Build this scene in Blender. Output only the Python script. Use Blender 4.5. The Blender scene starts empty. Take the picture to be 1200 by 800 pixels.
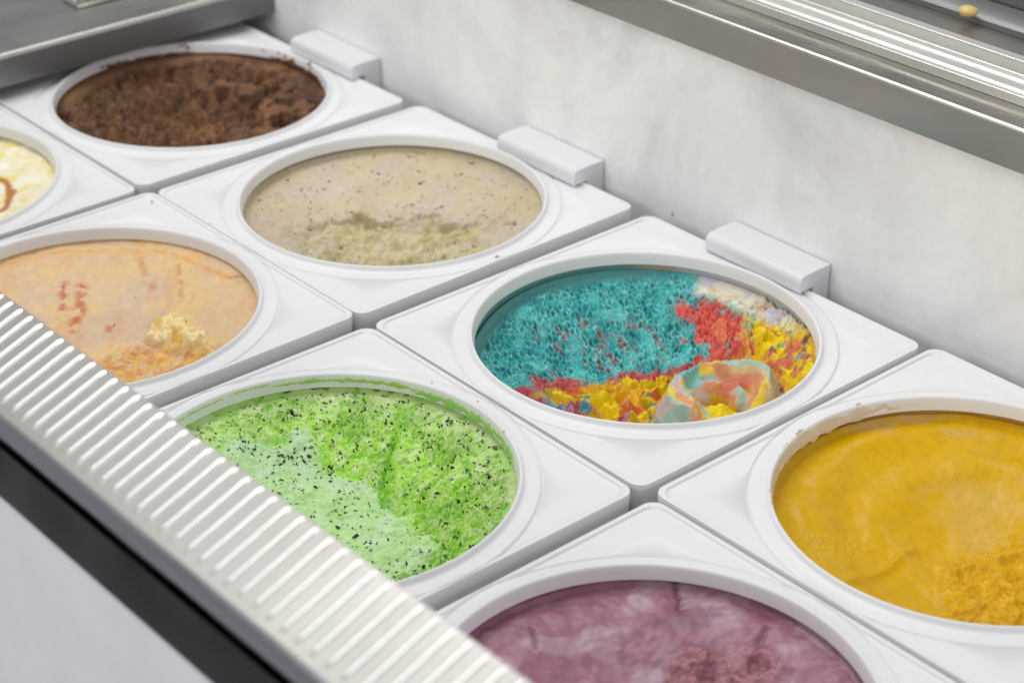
import bpy, bmesh, math, random
import numpy as np
from mathutils import Matrix, Vector

S = bpy.context.scene
COL = S.collection

# ------------------------------------------------------------------ camera
AZ, EL, ROLL, FPX = 0.8537281768452667, 0.517608648842151, 0.0007038082021487731, 2289.732462959443
CAM = np.array([0.7657534369414017, -0.7789076178098441, 0.6152154085281627])
_fw = np.array([-math.sin(AZ) * math.cos(EL), math.cos(AZ) * math.cos(EL), -math.sin(EL)])
_r = np.cross(_fw, [0, 0, 1]); _r /= np.linalg.norm(_r); _u = np.cross(_r, _fw)
_c, _s = math.cos(ROLL), math.sin(ROLL)
_r, _u = _c * _r + _s * _u, -_s * _r + _c * _u
cam = bpy.data.cameras.new('camera'); cob = bpy.data.objects.new('camera', cam); COL.objects.link(cob)
M = Matrix.Identity(4)
for i in range(3):
    M[i][0], M[i][1], M[i][2], M[i][3] = _r[i], _u[i], -_fw[i], CAM[i]
cob.matrix_world = M
cam.sensor_width = 36.0; cam.sensor_fit = 'HORIZONTAL'; cam.lens = FPX / 1200 * 36
cam.clip_start = 0.05; cam.clip_end = 50
cam.dof.use_dof = True; cam.dof.focus_distance = 1.17; cam.dof.aperture_fstop = 8.0
S.camera = cob

# ------------------------------------------------------------------ light
w = bpy.data.worlds.new('World'); S.world = w; w.use_nodes = True
w.node_tree.nodes['Background'].inputs[0].default_value = (0.93, 0.96, 1.0, 1)
w.node_tree.nodes['Background'].inputs[1].default_value = 0.38


def area(name, loc, target, sx, sy, power, col=(1, 1, 1)):
    l = bpy.data.lights.new(name, 'AREA'); l.shape = 'RECTANGLE'; l.size = sx; l.size_y = sy
    l.energy = power; l.color = col
    o = bpy.data.objects.new(name, l); COL.objects.link(o)
    o.location = loc
    d = Vector(target) - Vector(loc)
    o.rotation_euler = d.to_track_quat('-Z', 'Y').to_euler()
    return o


area('ceiling_or_fill_lamp', (-0.75, -0.28, 2.05), (-0.05, -0.1, 0), 1.3, 1.3, 26.5, (1.0, 0.985, 0.96))
area('ceiling_or_fill_lamp', (-0.1, -2.2, 1.1), (-0.1, 0, 0.05), 2.2, .7, 17, (1.0, 0.99, 0.975))  # unseen fill lamp, added low in front to brighten the back wall
area('ceiling_or_fill_lamp', (-1.0, 0.9, 2.1), (-0.2, 0.1, 0), 0.35, 1.2, 7, (1.0, 0.98, 0.95))
area('ceiling_or_fill_lamp', (1.7, 0.1, 0.85), (-0.4, 0, 0), 1.0, .5, 5.5, (0.97, 0.98, 1.0))  # unseen low fill from the right, added to lighten the chocolate tub
S.view_settings.view_transform = 'Standard'; S.view_settings.look = 'None'
S.view_settings.exposure = 0.0; S.view_settings.gamma = 1.0
S.render.engine = 'CYCLES'
S.cycles.use_denoising = True
S.cycles.max_bounces = 10; S.cycles.diffuse_bounces = 6


# ------------------------------------------------------------------ helpers
def lin(r, g, b, k=1.0):
    o = []
    for v in (r, g, b):
        v = v / 255.0
        o.append((v / 12.92 if v <= 0.04045 else ((v + 0.055) / 1.055) ** 2.4) * k)
    return np.array(o)


def tag(o, label=None, cat=None, group=None, kind=None):
    for k, v in (('label', label), ('category', cat), ('group', group), ('kind', kind)):
        if v: o[k] = v
    return o


def empty(name, loc, rz=0.0, **kw):
    o = bpy.data.objects.new(name, None); COL.objects.link(o)
    o.location = loc; o.rotation_euler = (0, 0, rz); o.empty_display_size = 0.02
    return tag(o, **kw)


def mesh_obj(name, verts, faces, mat, parent=None, smooth=False):
    me = bpy.data.meshes.new(name)
    me.from_pydata([tuple(map(float, v)) for v in verts], [], [tuple(f) for f in faces])
    bm = bmesh.new(); bm.from_mesh(me); bmesh.ops.recalc_face_normals(bm, faces=bm.faces[:]); bm.to_mesh(me); bm.free()
    me.materials.append(mat)
    if smooth:
        me.polygons.foreach_set('use_smooth', [True] * len(me.polygons))
    o = bpy.data.objects.new(name, me); COL.objects.link(o); o.parent = parent
    return o


def big_mesh(name, V, Q, mat, parent=None, col=None):
    """fast numpy mesh of quads"""
    me = bpy.data.meshes.new(name)
    V = np.asarray(V, np.float32); Q = np.asarray(Q, np.int32)
    me.vertices.add(len(V)); me.vertices.foreach_set('co', V.ravel())
    me.loops.add(Q.size); me.loops.foreach_set('vertex_index', Q.ravel())
    me.polygons.add(len(Q)); me.polygons.foreach_set('loop_start', np.arange(0, Q.size, 4, dtype=np.int32))
    me.update(calc_edges=True); me.validate()
    me.polygons.foreach_set('use_smooth', np.ones(len(me.polygons), bool))
    if col is not None:
        at = me.attributes.new('Col', 'FLOAT_COLOR', 'POINT')
        at.data.foreach_set('color', np.asarray(col, np.float32).ravel())
    me.materials.append(mat)
    o = bpy.data.objects.new(name, me); COL.objects.link(o); o.parent = parent
    return o


def box(name, lo, hi, mat, parent=None, bevel=0.0):
    bm = bmesh.new(); bmesh.ops.create_cube(bm, size=1)
    for v in bm.verts:
        v.co = Vector([lo[i] + (v.co[i] + .5) * (hi[i] - lo[i]) for i in range(3)])
    if bevel: bmesh.ops.bevel(bm, geom=bm.edges[:], offset=bevel, segments=3, profile=0.5, affect='EDGES')
    me = bpy.data.meshes.new(name); bm.to_mesh(me); bm.free(); me.materials.append(mat)
    if bevel:
        for f in me.polygons: f.use_smooth = True
        m2 = None
    o = bpy.data.objects.new(name, me); COL.objects.link(o); o.parent = parent
    return o


def extrude_x(name, prof, x0, x1, mat, parent=None, bevel=0.0, smooth_ang=None):
    """closed profile of (y, z) pushed along X"""
    n = len(prof)
    V = [(x0, y, z) for y, z in prof] + [(x1, y, z) for y, z in prof]
    F = [(i, (i + 1) % n, n + (i + 1) % n, n + i) for i in range(n)] + [tuple(range(n))[::-1], tuple(range(n, 2 * n))]
    o = mesh_obj(name, V, F, mat, parent, True)
    if bevel:
        b = o.modifiers.new('bevel', 'BEVEL'); b.width = bevel; b.segments = 3; b.limit_method = 'ANGLE'; b.angle_limit = math.radians(50)
    m = o.modifiers.new('smooth', 'NODES') if False else None
    for p in o.data.polygons:
        p.use_smooth = True
    o.data.set_sharp_from_angle(angle=math.radians(smooth_ang or 35))
    return o


# ---- numpy noise
def _hash(ix, iy, seed):
    h = (ix.astype(np.int64) * 374761393 + iy.astype(np.int64) * 668265263 + seed * 1274126177) & 0xFFFFFFFF
    h = ((h ^ (h >> 13)) * 1274126177) & 0xFFFFFFFF
    return ((h ^ (h >> 16)) & 0xFFFF) / 65535.0


def noise(x, y, seed=0):
    ix = np.floor(x); iy = np.floor(y); fx = x - ix; fy = y - iy
    u = fx * fx * fx * (fx * (fx * 6 - 15) + 10); v = fy * fy * fy * (fy * (fy * 6 - 15) + 10)
    out = 0
    for dx in (0, 1):
        for dy in (0, 1):
            a = _hash(ix + dx, iy + dy, seed) * 2 * np.pi
            g = np.cos(a) * (fx - dx) + np.sin(a) * (fy - dy)
            out = out + g * (u if dx else 1 - u) * (v if dy else 1 - v)
    return out * 1.5


def fbm(x, y, seed=0, oct=4, gain=.5, lac=2.03):
    o = 0; a = 1; t = 0
    for i in range(oct):
        o = o + a * noise(x, y, seed + 17 * i); t += a; a *= gain; x = x * lac + 3.7; y = y * lac - 1.3
    return o / t


def ridged(x, y, seed=0, oct=3):
    o = 0; a = 1; t = 0
    for i in range(oct):
        o = o + a * (1 - np.minimum(1, np.abs(noise(x, y, seed + 31 * i)) * 2.2)); t += a; a *= .55; x = x * 2.07 + 5.1; y = y * 2.07
    return o / t


def worley(x, y, seed=0):
    ix = np.floor(x); iy = np.floor(y); d1 = np.full(x.shape, 9.0); d2 = d1.copy(); cid = np.zeros(x.shape)
    for dx in (-1, 0, 1):
        for dy in (-1, 0, 1):
            cx = ix + dx; cy = iy + dy
            d = np.hypot(cx + _hash(cx, cy, seed) - x, cy + _hash(cx, cy, seed + 99) - y)
            c = _hash(cx, cy, seed + 7); m = d < d1
            d2 = np.where(m, d1, np.minimum(d2, d)); cid = np.where(m, c, cid); d1 = np.where(m, d, d1)
    return d1, d2, cid


def sm(x, a, b):
    t = np.clip((x - a) / (b - a), 0, 1); return t * t * (3 - 2 * t)


def polydist(A, B, pts, closed=False):
    """distance to a polyline, signed side (+ left of its direction), and the parameter 0..1 along it"""
    best = np.full(A.shape, 1e9); side = np.zeros(A.shape); par = np.zeros(A.shape)
    P = list(pts) + ([pts[0]] if closed else [])
    n = len(P) - 1
    for i in range(n):
        ax, ay = P[i]; bx, by = P[i + 1]; dx, dy = bx - ax, by - ay; L = dx * dx + dy * dy
        t = np.clip(((A - ax) * dx + (B - ay) * dy) / L, 0, 1)
        d = np.hypot(A - ax - t * dx, B - ay - t * dy)
        s = dx * (B - ay) - dy * (A - ax)
        m = d < best
        best = np.where(m, d, best); side = np.where(m, np.sign(s), side); par = np.where(m, (i + t) / n, par)
    return best, side, par


def above(A, B, pts):
    p = sorted(pts); d, _, _ = polydist(A, B, pts)
    return d * np.sign(B - np.interp(A, [q[0] for q in p], [q[1] for q in p]))


def inside(A, B, pts):
    """signed distance to a closed polygon, + inside"""
    d, _, _ = polydist(A, B, pts, True)
    c = np.zeros(A.shape, bool); n = len(pts)
    for i in range(n):
        x0, y0 = pts[i]; x1, y1 = pts[(i + 1) % n]
        if y0 == y1: continue
        c ^= ((y0 > B) != (y1 > B)) & (A < (x1 - x0) * (B - y0) / (y1 - y0) + x0)
    return np.where(c, d, -d)


# ------------------------------------------------------------------ materials
def new_mat(name):
    m = bpy.data.materials.new(name); m.use_nodes = True
    nt = m.node_tree; return m, nt, nt.nodes['Principled BSDF']


def N(nt, t, **kw):
    n = nt.nodes.new(t)
    for k, v in kw.items():
        if k.startswith('i_'): n.inputs[k[2:].replace('_', ' ')].default_value = v
        else: setattr(n, k, v)
    return n


def bump(nt, b, scale, strength, dist, detail=4, coord='Object', prev=None, vec=None):
    tc = N(nt, 'ShaderNodeTexCoord'); nz = N(nt, 'ShaderNodeTexNoise', i_Scale=scale, i_Detail=detail)
    bp = N(nt, 'ShaderNodeBump', i_Strength=strength, i_Distance=dist)
    nt.links.new(vec or tc.outputs[coord], nz.inputs['Vector']); nt.links.new(nz.outputs['Fac'], bp.inputs['Height'])
    if prev: nt.links.new(prev.outputs[0], bp.inputs['Normal'])
    nt.links.new(bp.outputs[0], b.inputs['Normal'])
    return bp


def plastic(name, c, rough=.38):
    m, nt, b = new_mat(name)
    tc = N(nt, 'ShaderNodeTexCoord')
    nz = N(nt, 'ShaderNodeTexNoise', i_Scale=14.0, i_Detail=5.0)
    nt.links.new(tc.outputs['Object'], nz.inputs['Vector'])
    mx = N(nt, 'ShaderNodeMix', data_type='RGBA')
    mx.inputs[6].default_value = (*c, 1); mx.inputs[7].default_value = (c[0] * .94, c[1] * .935, c[2] * .925, 1)
    r1 = N(nt, 'ShaderNodeMapRange', i_From_Min=.4, i_From_Max=.75)
    nt.links.new(nz.outputs['Fac'], r1.inputs['Value']); nt.links.new(r1.outputs[0], mx.inputs[0])
    nt.links.new(mx.outputs[2], b.inputs['Base Color'])
    n2 = N(nt, 'ShaderNodeTexNoise', i_Scale=60.0, i_Detail=3.0); nt.links.new(tc.outputs['Object'], n2.inputs['Vector'])
    r2 = N(nt, 'ShaderNodeMapRange', i_To_Min=rough - .06, i_To_Max=rough + .1); nt.links.new(n2.outputs['Fac'], r2.inputs['Value'])
    nt.links.new(r2.outputs[0], b.inputs['Roughness'])
    b.inputs['Specular IOR Level'].default_value = .4
    bump(nt, b, 900, .12, .0004, 2)
    return m


def steel(name, c=(.55, .55, .55), rough=.3, axis=0, stretch=60.0, bstr=.15, blotch=.12):
    """brushed stainless, grain along axis"""
    m, nt, b = new_mat(name)
    tc = N(nt, 'ShaderNodeTexCoord'); mp = N(nt, 'ShaderNodeMapping')
    sc = [stretch * 12] * 3; sc[axis] = stretch * .12
    mp.inputs['Scale'].default_value = sc
    nt.links.new(tc.outputs['Object'], mp.inputs['Vector'])
    nz = N(nt, 'ShaderNodeTexNoise', i_Scale=1.0, i_Detail=4.0); nt.links.new(mp.outputs[0], nz.inputs['Vector'])
    bg = N(nt, 'ShaderNodeTexNoise', i_Scale=9.0, i_Detail=5.0, i_Distortion=.6); nt.links.new(tc.outputs['Object'], bg.inputs['Vector'])
    r = N(nt, 'ShaderNodeMapRange', i_To_Min=rough - .09, i_To_Max=rough + .12); nt.links.new(nz.outputs['Fac'], r.inputs['Value'])
    r3 = N(nt, 'ShaderNodeMapRange', i_From_Min=.35, i_From_Max=.7, i_To_Min=-blotch, i_To_Max=blotch); nt.links.new(bg.outputs['Fac'], r3.inputs['Value'])
    ad = N(nt, 'ShaderNodeMath', operation='ADD'); nt.links.new(r.outputs[0], ad.inputs[0]); nt.links.new(r3.outputs[0], ad.inputs[1])
    nt.links.new(ad.outputs[0], b.inputs['Roughness'])
    mx = N(nt, 'ShaderNodeMix', data_type='RGBA'); nt.links.new(nz.outputs['Fac'], mx.inputs[0])
    mx.inputs[6].default_value = (c[0] * .86, c[1] * .86, c[2] * .86, 1); mx.inputs[7].default_value = (min(1, c[0] * 1.1), min(1, c[1] * 1.1), min(1, c[2] * 1.1), 1)
    nt.links.new(mx.outputs[2], b.inputs['Base Color'])
    b.inputs['Metallic'].default_value = 1.0
    bp = N(nt, 'ShaderNodeBump', i_Strength=bstr, i_Distance=.0004); nt.links.new(nz.outputs['Fac'], bp.inputs['Height'])
    nt.links.new(bp.outputs[0], b.inputs['Normal'])
    return m


def ice_mat(name, sss=.12, fine=700.0, fstr=.35, spec=.4, coat=0.0):
    m, nt, b = new_mat(name)
    at = N(nt, 'ShaderNodeAttribute', attribute_name='Col')
    tc = N(nt, 'ShaderNodeTexCoord')
    nz = N(nt, 'ShaderNodeTexNoise', i_Scale=160.0, i_Detail=6.0, i_Roughness=.65); nt.links.new(tc.outputs['Object'], nz.inputs['Vector'])
    mr = N(nt, 'ShaderNodeMapRange', i_From_Min=.25, i_From_Max=.75, i_To_Min=.9, i_To_Max=1.08); nt.links.new(nz.outputs['Fac'], mr.inputs['Value'])
    hs = N(nt, 'ShaderNodeHueSaturation'); nt.links.new(mr.outputs[0], hs.inputs['Value']); nt.links.new(at.outputs['Color'], hs.inputs['Color'])
    nt.links.new(hs.outputs[0], b.inputs['Base Color'])
    ro = N(nt, 'ShaderNodeMath', operation='ADD'); nt.links.new(at.outputs['Alpha'], ro.inputs[0])
    m2 = N(nt, 'ShaderNodeMapRange', i_To_Min=-.1, i_To_Max=.12); nt.links.new(nz.outputs['Fac'], m2.inputs['Value']); nt.links.new(m2.outputs[0], ro.inputs[1])
    nt.links.new(ro.outputs[0], b.inputs['Roughness'])
    b.inputs['Specular IOR Level'].default_value = spec
    b.inputs['Subsurface Weight'].default_value = sss
    b.inputs['Subsurface Radius'].default_value = (1, .8, .6); b.inputs['Subsurface Scale'].default_value = .0015
    b.inputs['Coat Weight'].default_value = coat; b.inputs['Coat Roughness'].default_value = .35
    bump(nt, b, fine, fstr, .0006, 6)
    return m


WHITE = plastic('white_plastic', (.80, .80, .81))
WHITE2 = plastic('white_clip_plastic', (.74, .745, .775), .42)
STEEL_X = steel('steel_grain_x', (.42, .42, .42), .38, 0)
STEEL_Y = steel('steel_grain_y', (.24, .24, .245), .48, 1, 60, .1, .05)
STEEL_TOP = steel('steel_counter', (.46, .45, .42), .30, 1)
STEEL_TOPX = steel('steel_counter_x', (.46, .43, .38), .26, 0)
RIBSHEET = steel('ribbed_sheet_steel', (.37, .365, .345), .44, 1, 60, .14, .05)
RIBMAT = steel('rib_steel', (.95, .94, .90), .30, 1, 60, .08, .04)
ALU = plastic('rail_cream_aluminium', (.76, .75, .70), .24); ALU.node_tree.nodes['Principled BSDF'].inputs['Metallic'].default_value = .6
CHROME = steel('bright_metal', (.85, .85, .84), .12, 0, 30, .02, .04)


def frost_mat():
    m, nt, b = new_mat('frosted_liner')
    tc = N(nt, 'ShaderNodeTexCoord')
    n1 = N(nt, 'ShaderNodeTexNoise', i_Scale=5.0, i_Detail=8.0, i_Roughness=.58, i_Distortion=1.6)
    mp = N(nt, 'ShaderNodeMapping'); mp.inputs['Scale'].default_value = (9, 1, 1.2)
    n2 = N(nt, 'ShaderNodeTexNoise', i_Scale=1.6, i_Detail=5.0, i_Roughness=.6)
    nt.links.new(tc.outputs['Object'], n1.inputs['Vector']); nt.links.new(tc.outputs['Object'], mp.inputs['Vector']); nt.links.new(mp.outputs[0], n2.inputs['Vector'])
    cr = N(nt, 'ShaderNodeValToRGB'); e = cr.color_ramp.elements
    e[0].position = .34; e[0].color = (.78, .775, .77, 1); e[1].position = .60; e[1].color = (.95, .955, .94, 1)
    x = cr.color_ramp.elements.new(.45); x.color = (.88, .875, .865, 1)
    nt.links.new(n1.outputs['Fac'], cr.inputs[0])
    c2 = N(nt, 'ShaderNodeValToRGB'); e = c2.color_ramp.elements
    e[0].position = .36; e[0].color = (.93, .925, .93, 1); e[1].position = .55; e[1].color = (1, 1, 1, 1)
    nt.links.new(n2.outputs['Fac'], c2.inputs[0])
    mx = N(nt, 'ShaderNodeMix', data_type='RGBA', blend_type='MULTIPLY'); mx.inputs[0].default_value = 1
    nt.links.new(cr.outputs[0], mx.inputs[6]); nt.links.new(c2.outputs[0], mx.inputs[7])
    # small frost crystals
    n3 = N(nt, 'ShaderNodeTexNoise', i_Scale=90.0, i_Detail=5.0, i_Roughness=.7); nt.links.new(tc.outputs['Object'], n3.inputs['Vector'])
    c3 = N(nt, 'ShaderNodeMapRange', i_From_Min=.35, i_From_Max=.7, i_To_Min=.98, i_To_Max=1.03); nt.links.new(n3.outputs['Fac'], c3.inputs['Value'])
    hs = N(nt, 'ShaderNodeHueSaturation'); nt.links.new(mx.outputs[2], hs.inputs['Color']); nt.links.new(c3.outputs[0], hs.inputs['Value'])
    nt.links.new(hs.outputs[0], b.inputs['Base Color'])
    b.inputs['Roughness'].default_value = .55; b.inputs['Specular IOR Level'].default_value = .3
    b1 = bump(nt, b, 5, .3, .004, 5)
    bump(nt, b, 120, .25, .0008, 5, prev=b1)
    return m


FROST = frost_mat()


def flat_mat(name, c, rough=.5, metal=0.0):
    m, nt, b = new_mat(name)
    tc = N(nt, 'ShaderNodeTexCoord'); nz = N(nt, 'ShaderNodeTexNoise', i_Scale=25.0, i_Detail=5.0); nt.links.new(tc.outputs['Object'], nz.inputs['Vector'])
    mx = N(nt, 'ShaderNodeMix', data_type='RGBA'); nt.links.new(nz.outputs['Fac'], mx.inputs[0])
    mx.inputs[6].default_value = (c[0] * .88, c[1] * .88, c[2] * .88, 1); mx.inputs[7].default_value = (c[0] * 1.1, c[1] * 1.1, c[2] * 1.1, 1)
    nt.links.new(mx.outputs[2], b.inputs['Base Color'])
    b.inputs['Roughness'].default_value = rough; b.inputs['Metallic'].default_value = metal
    return m


# ------------------------------------------------------------------ freezer cabinet (setting)
ZT, ZB = 0.155, 0.128          # steel trim: top and lower edge
YW = 0.1465                    # frosted back wall
XS = -0.6150                    # inner edge of the side counter
FLOOR = -0.19
tag(box('wall', (-1.3, YW, FLOOR), (1.3, YW + .03, .148), FROST), kind='structure')
bw = bpy.data.objects['wall']
sw = box('wall', (-.795, -.40, FLOOR), (-.765, YW - .002, .030), FROST); tag(sw, kind='structure')
fw_ = box('wall', (-1.3, -.437, FLOOR), (1.3, -.407, .10), FROST); tag(fw_, kind='structure')
FLM = flat_mat('freezer_floor_metal', (.45, .46, .47), .4)
tag(box('floor', (-1.3, -.46, FLOOR - .02), (1.3, YW + .03, FLOOR), FLM), kind='structure')


def arc(cy, cz, r, a0, a1, n=6):
    return [(cy + r * math.cos(math.radians(a0 + (a1 - a0) * i / n)), cz + r * math.sin(math.radians(a0 + (a1 - a0) * i / n))) for i in range(n + 1)]


# back trim: fascia, rolled edge, top
bt = empty('back_counter', (0, YW, ZB), label='brushed steel ledge with rolled bright edge along the top of the frosted back wall', cat='steel ledge')
prof = [(YW - .003, ZB)] + arc(YW - .003 + .0022, ZT - .0022, .0022, 180, 90) + [(YW + .25, ZT), (YW + .25, ZT - .004), (YW + .004, ZT - .004), (YW + .004, ZB)]
prof = [(y - YW, z - ZB) for y, z in prof]
lo = extrude_x('ledge', prof, -1.3, 1.3, STEEL_X, bt)
EDGE_GLINT_X = steel('polished_edge_glint_x', (.66, .62, .58), .3, 0, 60, .02, .03)  # polished fold in lighter steel, its highlight put into the colour
lo.data.materials.append(EDGE_GLINT_X)
for p in lo.data.polygons:
    if .12 < p.normal.z < .995 and p.normal.y < -.05: p.material_index = 1
lo.data.materials.append(STEEL_TOPX)
for p in lo.data.polygons:
    if p.normal.z > .995: p.material_index = 2
# sliding rail: extruded profile lying on the ledge
rl = empty('sliding_rail', (0, .172, ZT + .0002), label='pale grooved aluminium sliding rail lying behind the back ledge, top right', cat='rail')
rp = [(0, 0), (0, .006)] + arc(.003, .006, .003, 180, 90, 4) + [(.014, .0095), (.0150, .0125), (.0170, .0125), (.0178, .0060), (.0265, .0055), (.0285, .0150), (.036, .0150), (.037, .0145), (.037, 0)]
extrude_x('rail_profile', rp, -1.3, 1.3, ALU, rl, .0004, 25)
gl = box('rail_gasket', (-1.3, .0372, .0), (1.3, .0385, .0135), flat_mat('dark_rubber', (.05, .05, .05), .6), rl)
# things behind the rail: pale strip and darker glass frame, blurred
bf = empty('glass_front_frame', (0, .245, ZT + .0002), label='dark steel frame strip beyond the sliding rail in the top right corner', cat='frame')
extrude_x('frame_strip', [(.021, 0), (.021, .004), (.024, .006), (.050, .006), (.050, .0)], -1.3, 1.3, flat_mat('dark_frame', (.22, .22, .22), .35, .6), bf)
extrude_x('frame_lip', [(.052, 0), (.052, .014), (.056, .016), (.080, .016), (.080, 0)], -1.3, 1.3, flat_mat('grey_frame', (.30, .30, .30), .35, .8), bf)
tag(box('outer_counter', (-1.3, YW + .2505, ZT - .03), (1.3, 1.4, ZT - .006), flat_mat('pale_counter', (.60, .595, .58), .28, .35)), kind='structure')
yb = bmesh.new(); bmesh.ops.create_uvsphere(yb, u_segments=16, v_segments=10, radius=.006)
for v in yb.verts: v.co.z = max(-.003, v.co.z * .6); v.co.x *= 1.15
me = bpy.data.meshes.new('yellow_cap'); yb.to_mesh(me); yb.free(); me.materials.append(flat_mat('yellow_plastic', (.70, .50, .18), .4))
for p in me.polygons: p.use_smooth = True
yo = bpy.data.objects.new('yellow_cap', me); COL.objects.link(yo); yo.location = (.0335, .261, ZT + .0002 + .006 + .003)
tag(yo, 'small round yellow cap on the dark frame strip, top right', 'cap')

# side counter on the left, above the chocolate tub
SZ = .012
EDGE_GLINT = steel('polished_edge_glint', (.62, .60, .58), .30, 1, 60, .02, .03)  # smoother, brighter steel on the fold paints in the edge highlight
sc = empty('side_counter', (XS, -.2, SZ), label='brushed steel counter with a folded grey edge over the brown chocolate tub, top left', cat='steel counter')
n0 = [(0, 0), (0, ZT - ZB - .0035)] + [(-.0035 + .0035 * math.cos(math.radians(t)), ZT - ZB - .0035 + .0035 * math.sin(math.radians(t))) for t in (15, 30, 45, 60, 75, 90)] + [(-.55, ZT - ZB), (-.55, ZT - ZB - .004), (-.004, ZT - ZB - .004), (-.004, 0)]
Y0, Y1 = -.405 + .2, YW + .0005 + .2
V = [(x, Y0, z) for x, z in n0] + [(x, Y1, z) for x, z in n0]; n = len(n0)
F = [(i, (i + 1) % n, n + (i + 1) % n, n + i) for i in range(n)] + [tuple(range(n))[::-1], tuple(range(n, 2 * n))]
o = mesh_obj('counter_plate', V, F, STEEL_Y, sc); o.data.polygons.foreach_set('use_smooth', [True] * len(o.data.polygons)); o.data.set_sharp_from_angle(angle=math.radians(35))
o.data.materials.append(STEEL_TOP); o.data.materials.append(EDGE_GLINT)
for p in o.data.polygons:
    if p.normal.z > .93: p.material_index = 1
    elif p.normal.z > .12 and p.normal.x > .1: p.material_index = 2

# hinge plate on the counter
HX, HY = -.681, .008
hg = empty('hinge', (HX, HY, SZ + ZT - ZB + .0003), .0, label='small bright metal hinge plate screwed to the counter at the top left edge', cat='hinge')
HM = flat_mat('hinge_metal', (.62, .62, .55), .25, 1.0)
box('plate', (-.014, -.026, 0), (.014, .03, .0025), HM, hg, .0006)
box('knuckle', (-.003, -.02, .0026), (.007, .03, .009), HM, hg, .0022)
for yy in (-.016, .012):
    bm = bmesh.new(); bmesh.ops.create_cone(bm, cap_ends=True, segments=20, radius1=.0036, radius2=.0022, depth=.0018)
    me = bpy.data.meshes.new('screw'); bm.to_mesh(me); bm.free(); me.materials.append(CHROME)
    so = bpy.data.objects.new('screw', me); COL.objects.link(so); so.parent = hg; so.location = (-.0085, yy, .0034)

# ------------------------------------------------------------------ ribbed front strip
rb = empty('ribbed_ledge', (0, -.4075, ZT), label='ribbed pale steel ledge crossing the lower left in front of the tubs', cat='ledge')
tilt = math.atan2(.0152, .0398); W = .0450


def on(s, k=0.0):           # s metres down the tilted face from its high edge, k proud of it
    return (-s * math.cos(tilt) - k * math.sin(tilt), -s * math.sin(tilt) + k * math.cos(tilt))


prof = [(-.0035, -.012), (-.0004, -.012), (.0012, -.0025), (.0009, -.0008), on(0)] + [on(W), on(W + .0012)]
yb_, zb_ = on(W + .0012)
R0 = .0035
prof += [(yb_ - R0 * math.sin(t) * .8, zb_ - R0 * (1 - math.cos(t))) for t in np.linspace(tilt + .2, math.pi / 2, 6)]
yv = prof[-1][0]
prof += [(yv + .0005, -.028), (yv + .0025, -.034), (yv + .008, -.036), (yv + .008, -.022)]
sh = extrude_x('sheet', prof, -1.3, 1.1, RIBSHEET, rb, 0, 30)
BAND = steel('front_band_steel', (.36, .36, .385), .30, 0, 40, .08, .12); sh.data.materials.append(BAND)
for p in sh.data.polygons:
    if p.normal.z < .72 and p.normal.y < 0: p.material_index = 1
# rounded ribs pressed proud of the sheet, one object each, shared mesh
L0, L1, hw, hh = .0004, W - .0010, .0044, .0010
sv, sf = [], []
ns, nc = 20, 20
for i in range(ns + 1):
    q = i / ns; s = L0 + (L1 - L0) * q
    e = min(1, min(s - L0, L1 - s) / .0022); e = math.sqrt(max(0.0, 1 - (1 - e) ** 2)) * .98 + .02
    for j in range(nc + 1):
        xx = 1 - 2 * j / nc; xx = math.copysign(abs(xx) ** 1.7, xx)
        cap = math.sqrt(max(0, 1 - (xx * hw / .00105) ** 2)) * e
        y, z = on(s, 0.00010 * math.cos(xx * math.pi / 2) ** 2 * min(1, e * 1.2) + .0008 * cap - .00008)
        sv.append((hw * xx, y, z))
for i in range(ns):
    for j in range(nc):
        a = i * (nc + 1) + j; sf.append((a, a + 1, a + nc + 2, a + nc + 1))
first = mesh_obj('rib', sv, sf, RIBMAT, rb, True)
xr0 = .0137
k0 = int(round((-.62 - xr0) / .00982)); k1 = int(round((.62 - xr0) / .00982))
for k in range(k0, k1 + 1):
    o = first if k == k0 else first.copy()
    if k != k0: COL.objects.link(o); o.parent = rb
    o.location = (xr0 + k * .00982, 0, 0)
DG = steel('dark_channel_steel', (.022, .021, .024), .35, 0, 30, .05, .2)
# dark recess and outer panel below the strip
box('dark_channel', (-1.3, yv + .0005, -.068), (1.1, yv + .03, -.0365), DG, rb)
box('front_panel', (-1.3, yv - .001, -.42), (1.1, yv + .03, -.0682), flat_mat('grey_white_panel', (.84, .84, .87), .25), rb)

# ------------------------------------------------------------------ tubs
TUBS = {'B0': (-.52298, -.00191, .00043, -.0006), 'B1': (-.26169, .00188, -.00028, -.0012), 'B2': (.00163, .00002, -.00074, -.0075),
        'B3': (.25903, .00001, .00114, -.0029), 'F0': (-.52262, -.25321, -.00094, -.0047), 'F1': (-.26136, -.24995, .00135, -.0007),
        'F2': (.00001, -.25205, -.00068, -.0106), 'F3': (.26266, -.25157, -.00028, -.0021)}
HS, RC = .125, .009


def rr(c, s, h, rc):
    c, s = abs(c), abs(s)
    if s > c: c, s = s, c
    rc = max(rc, 1e-4)
    y = h * s / c
    if y <= h - rc: return h / c
    k = h - rc; bq = k * (c + s)
    return bq + math.sqrt(max(0, bq * bq - (2 * k * k - rc * rc)))


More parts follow.
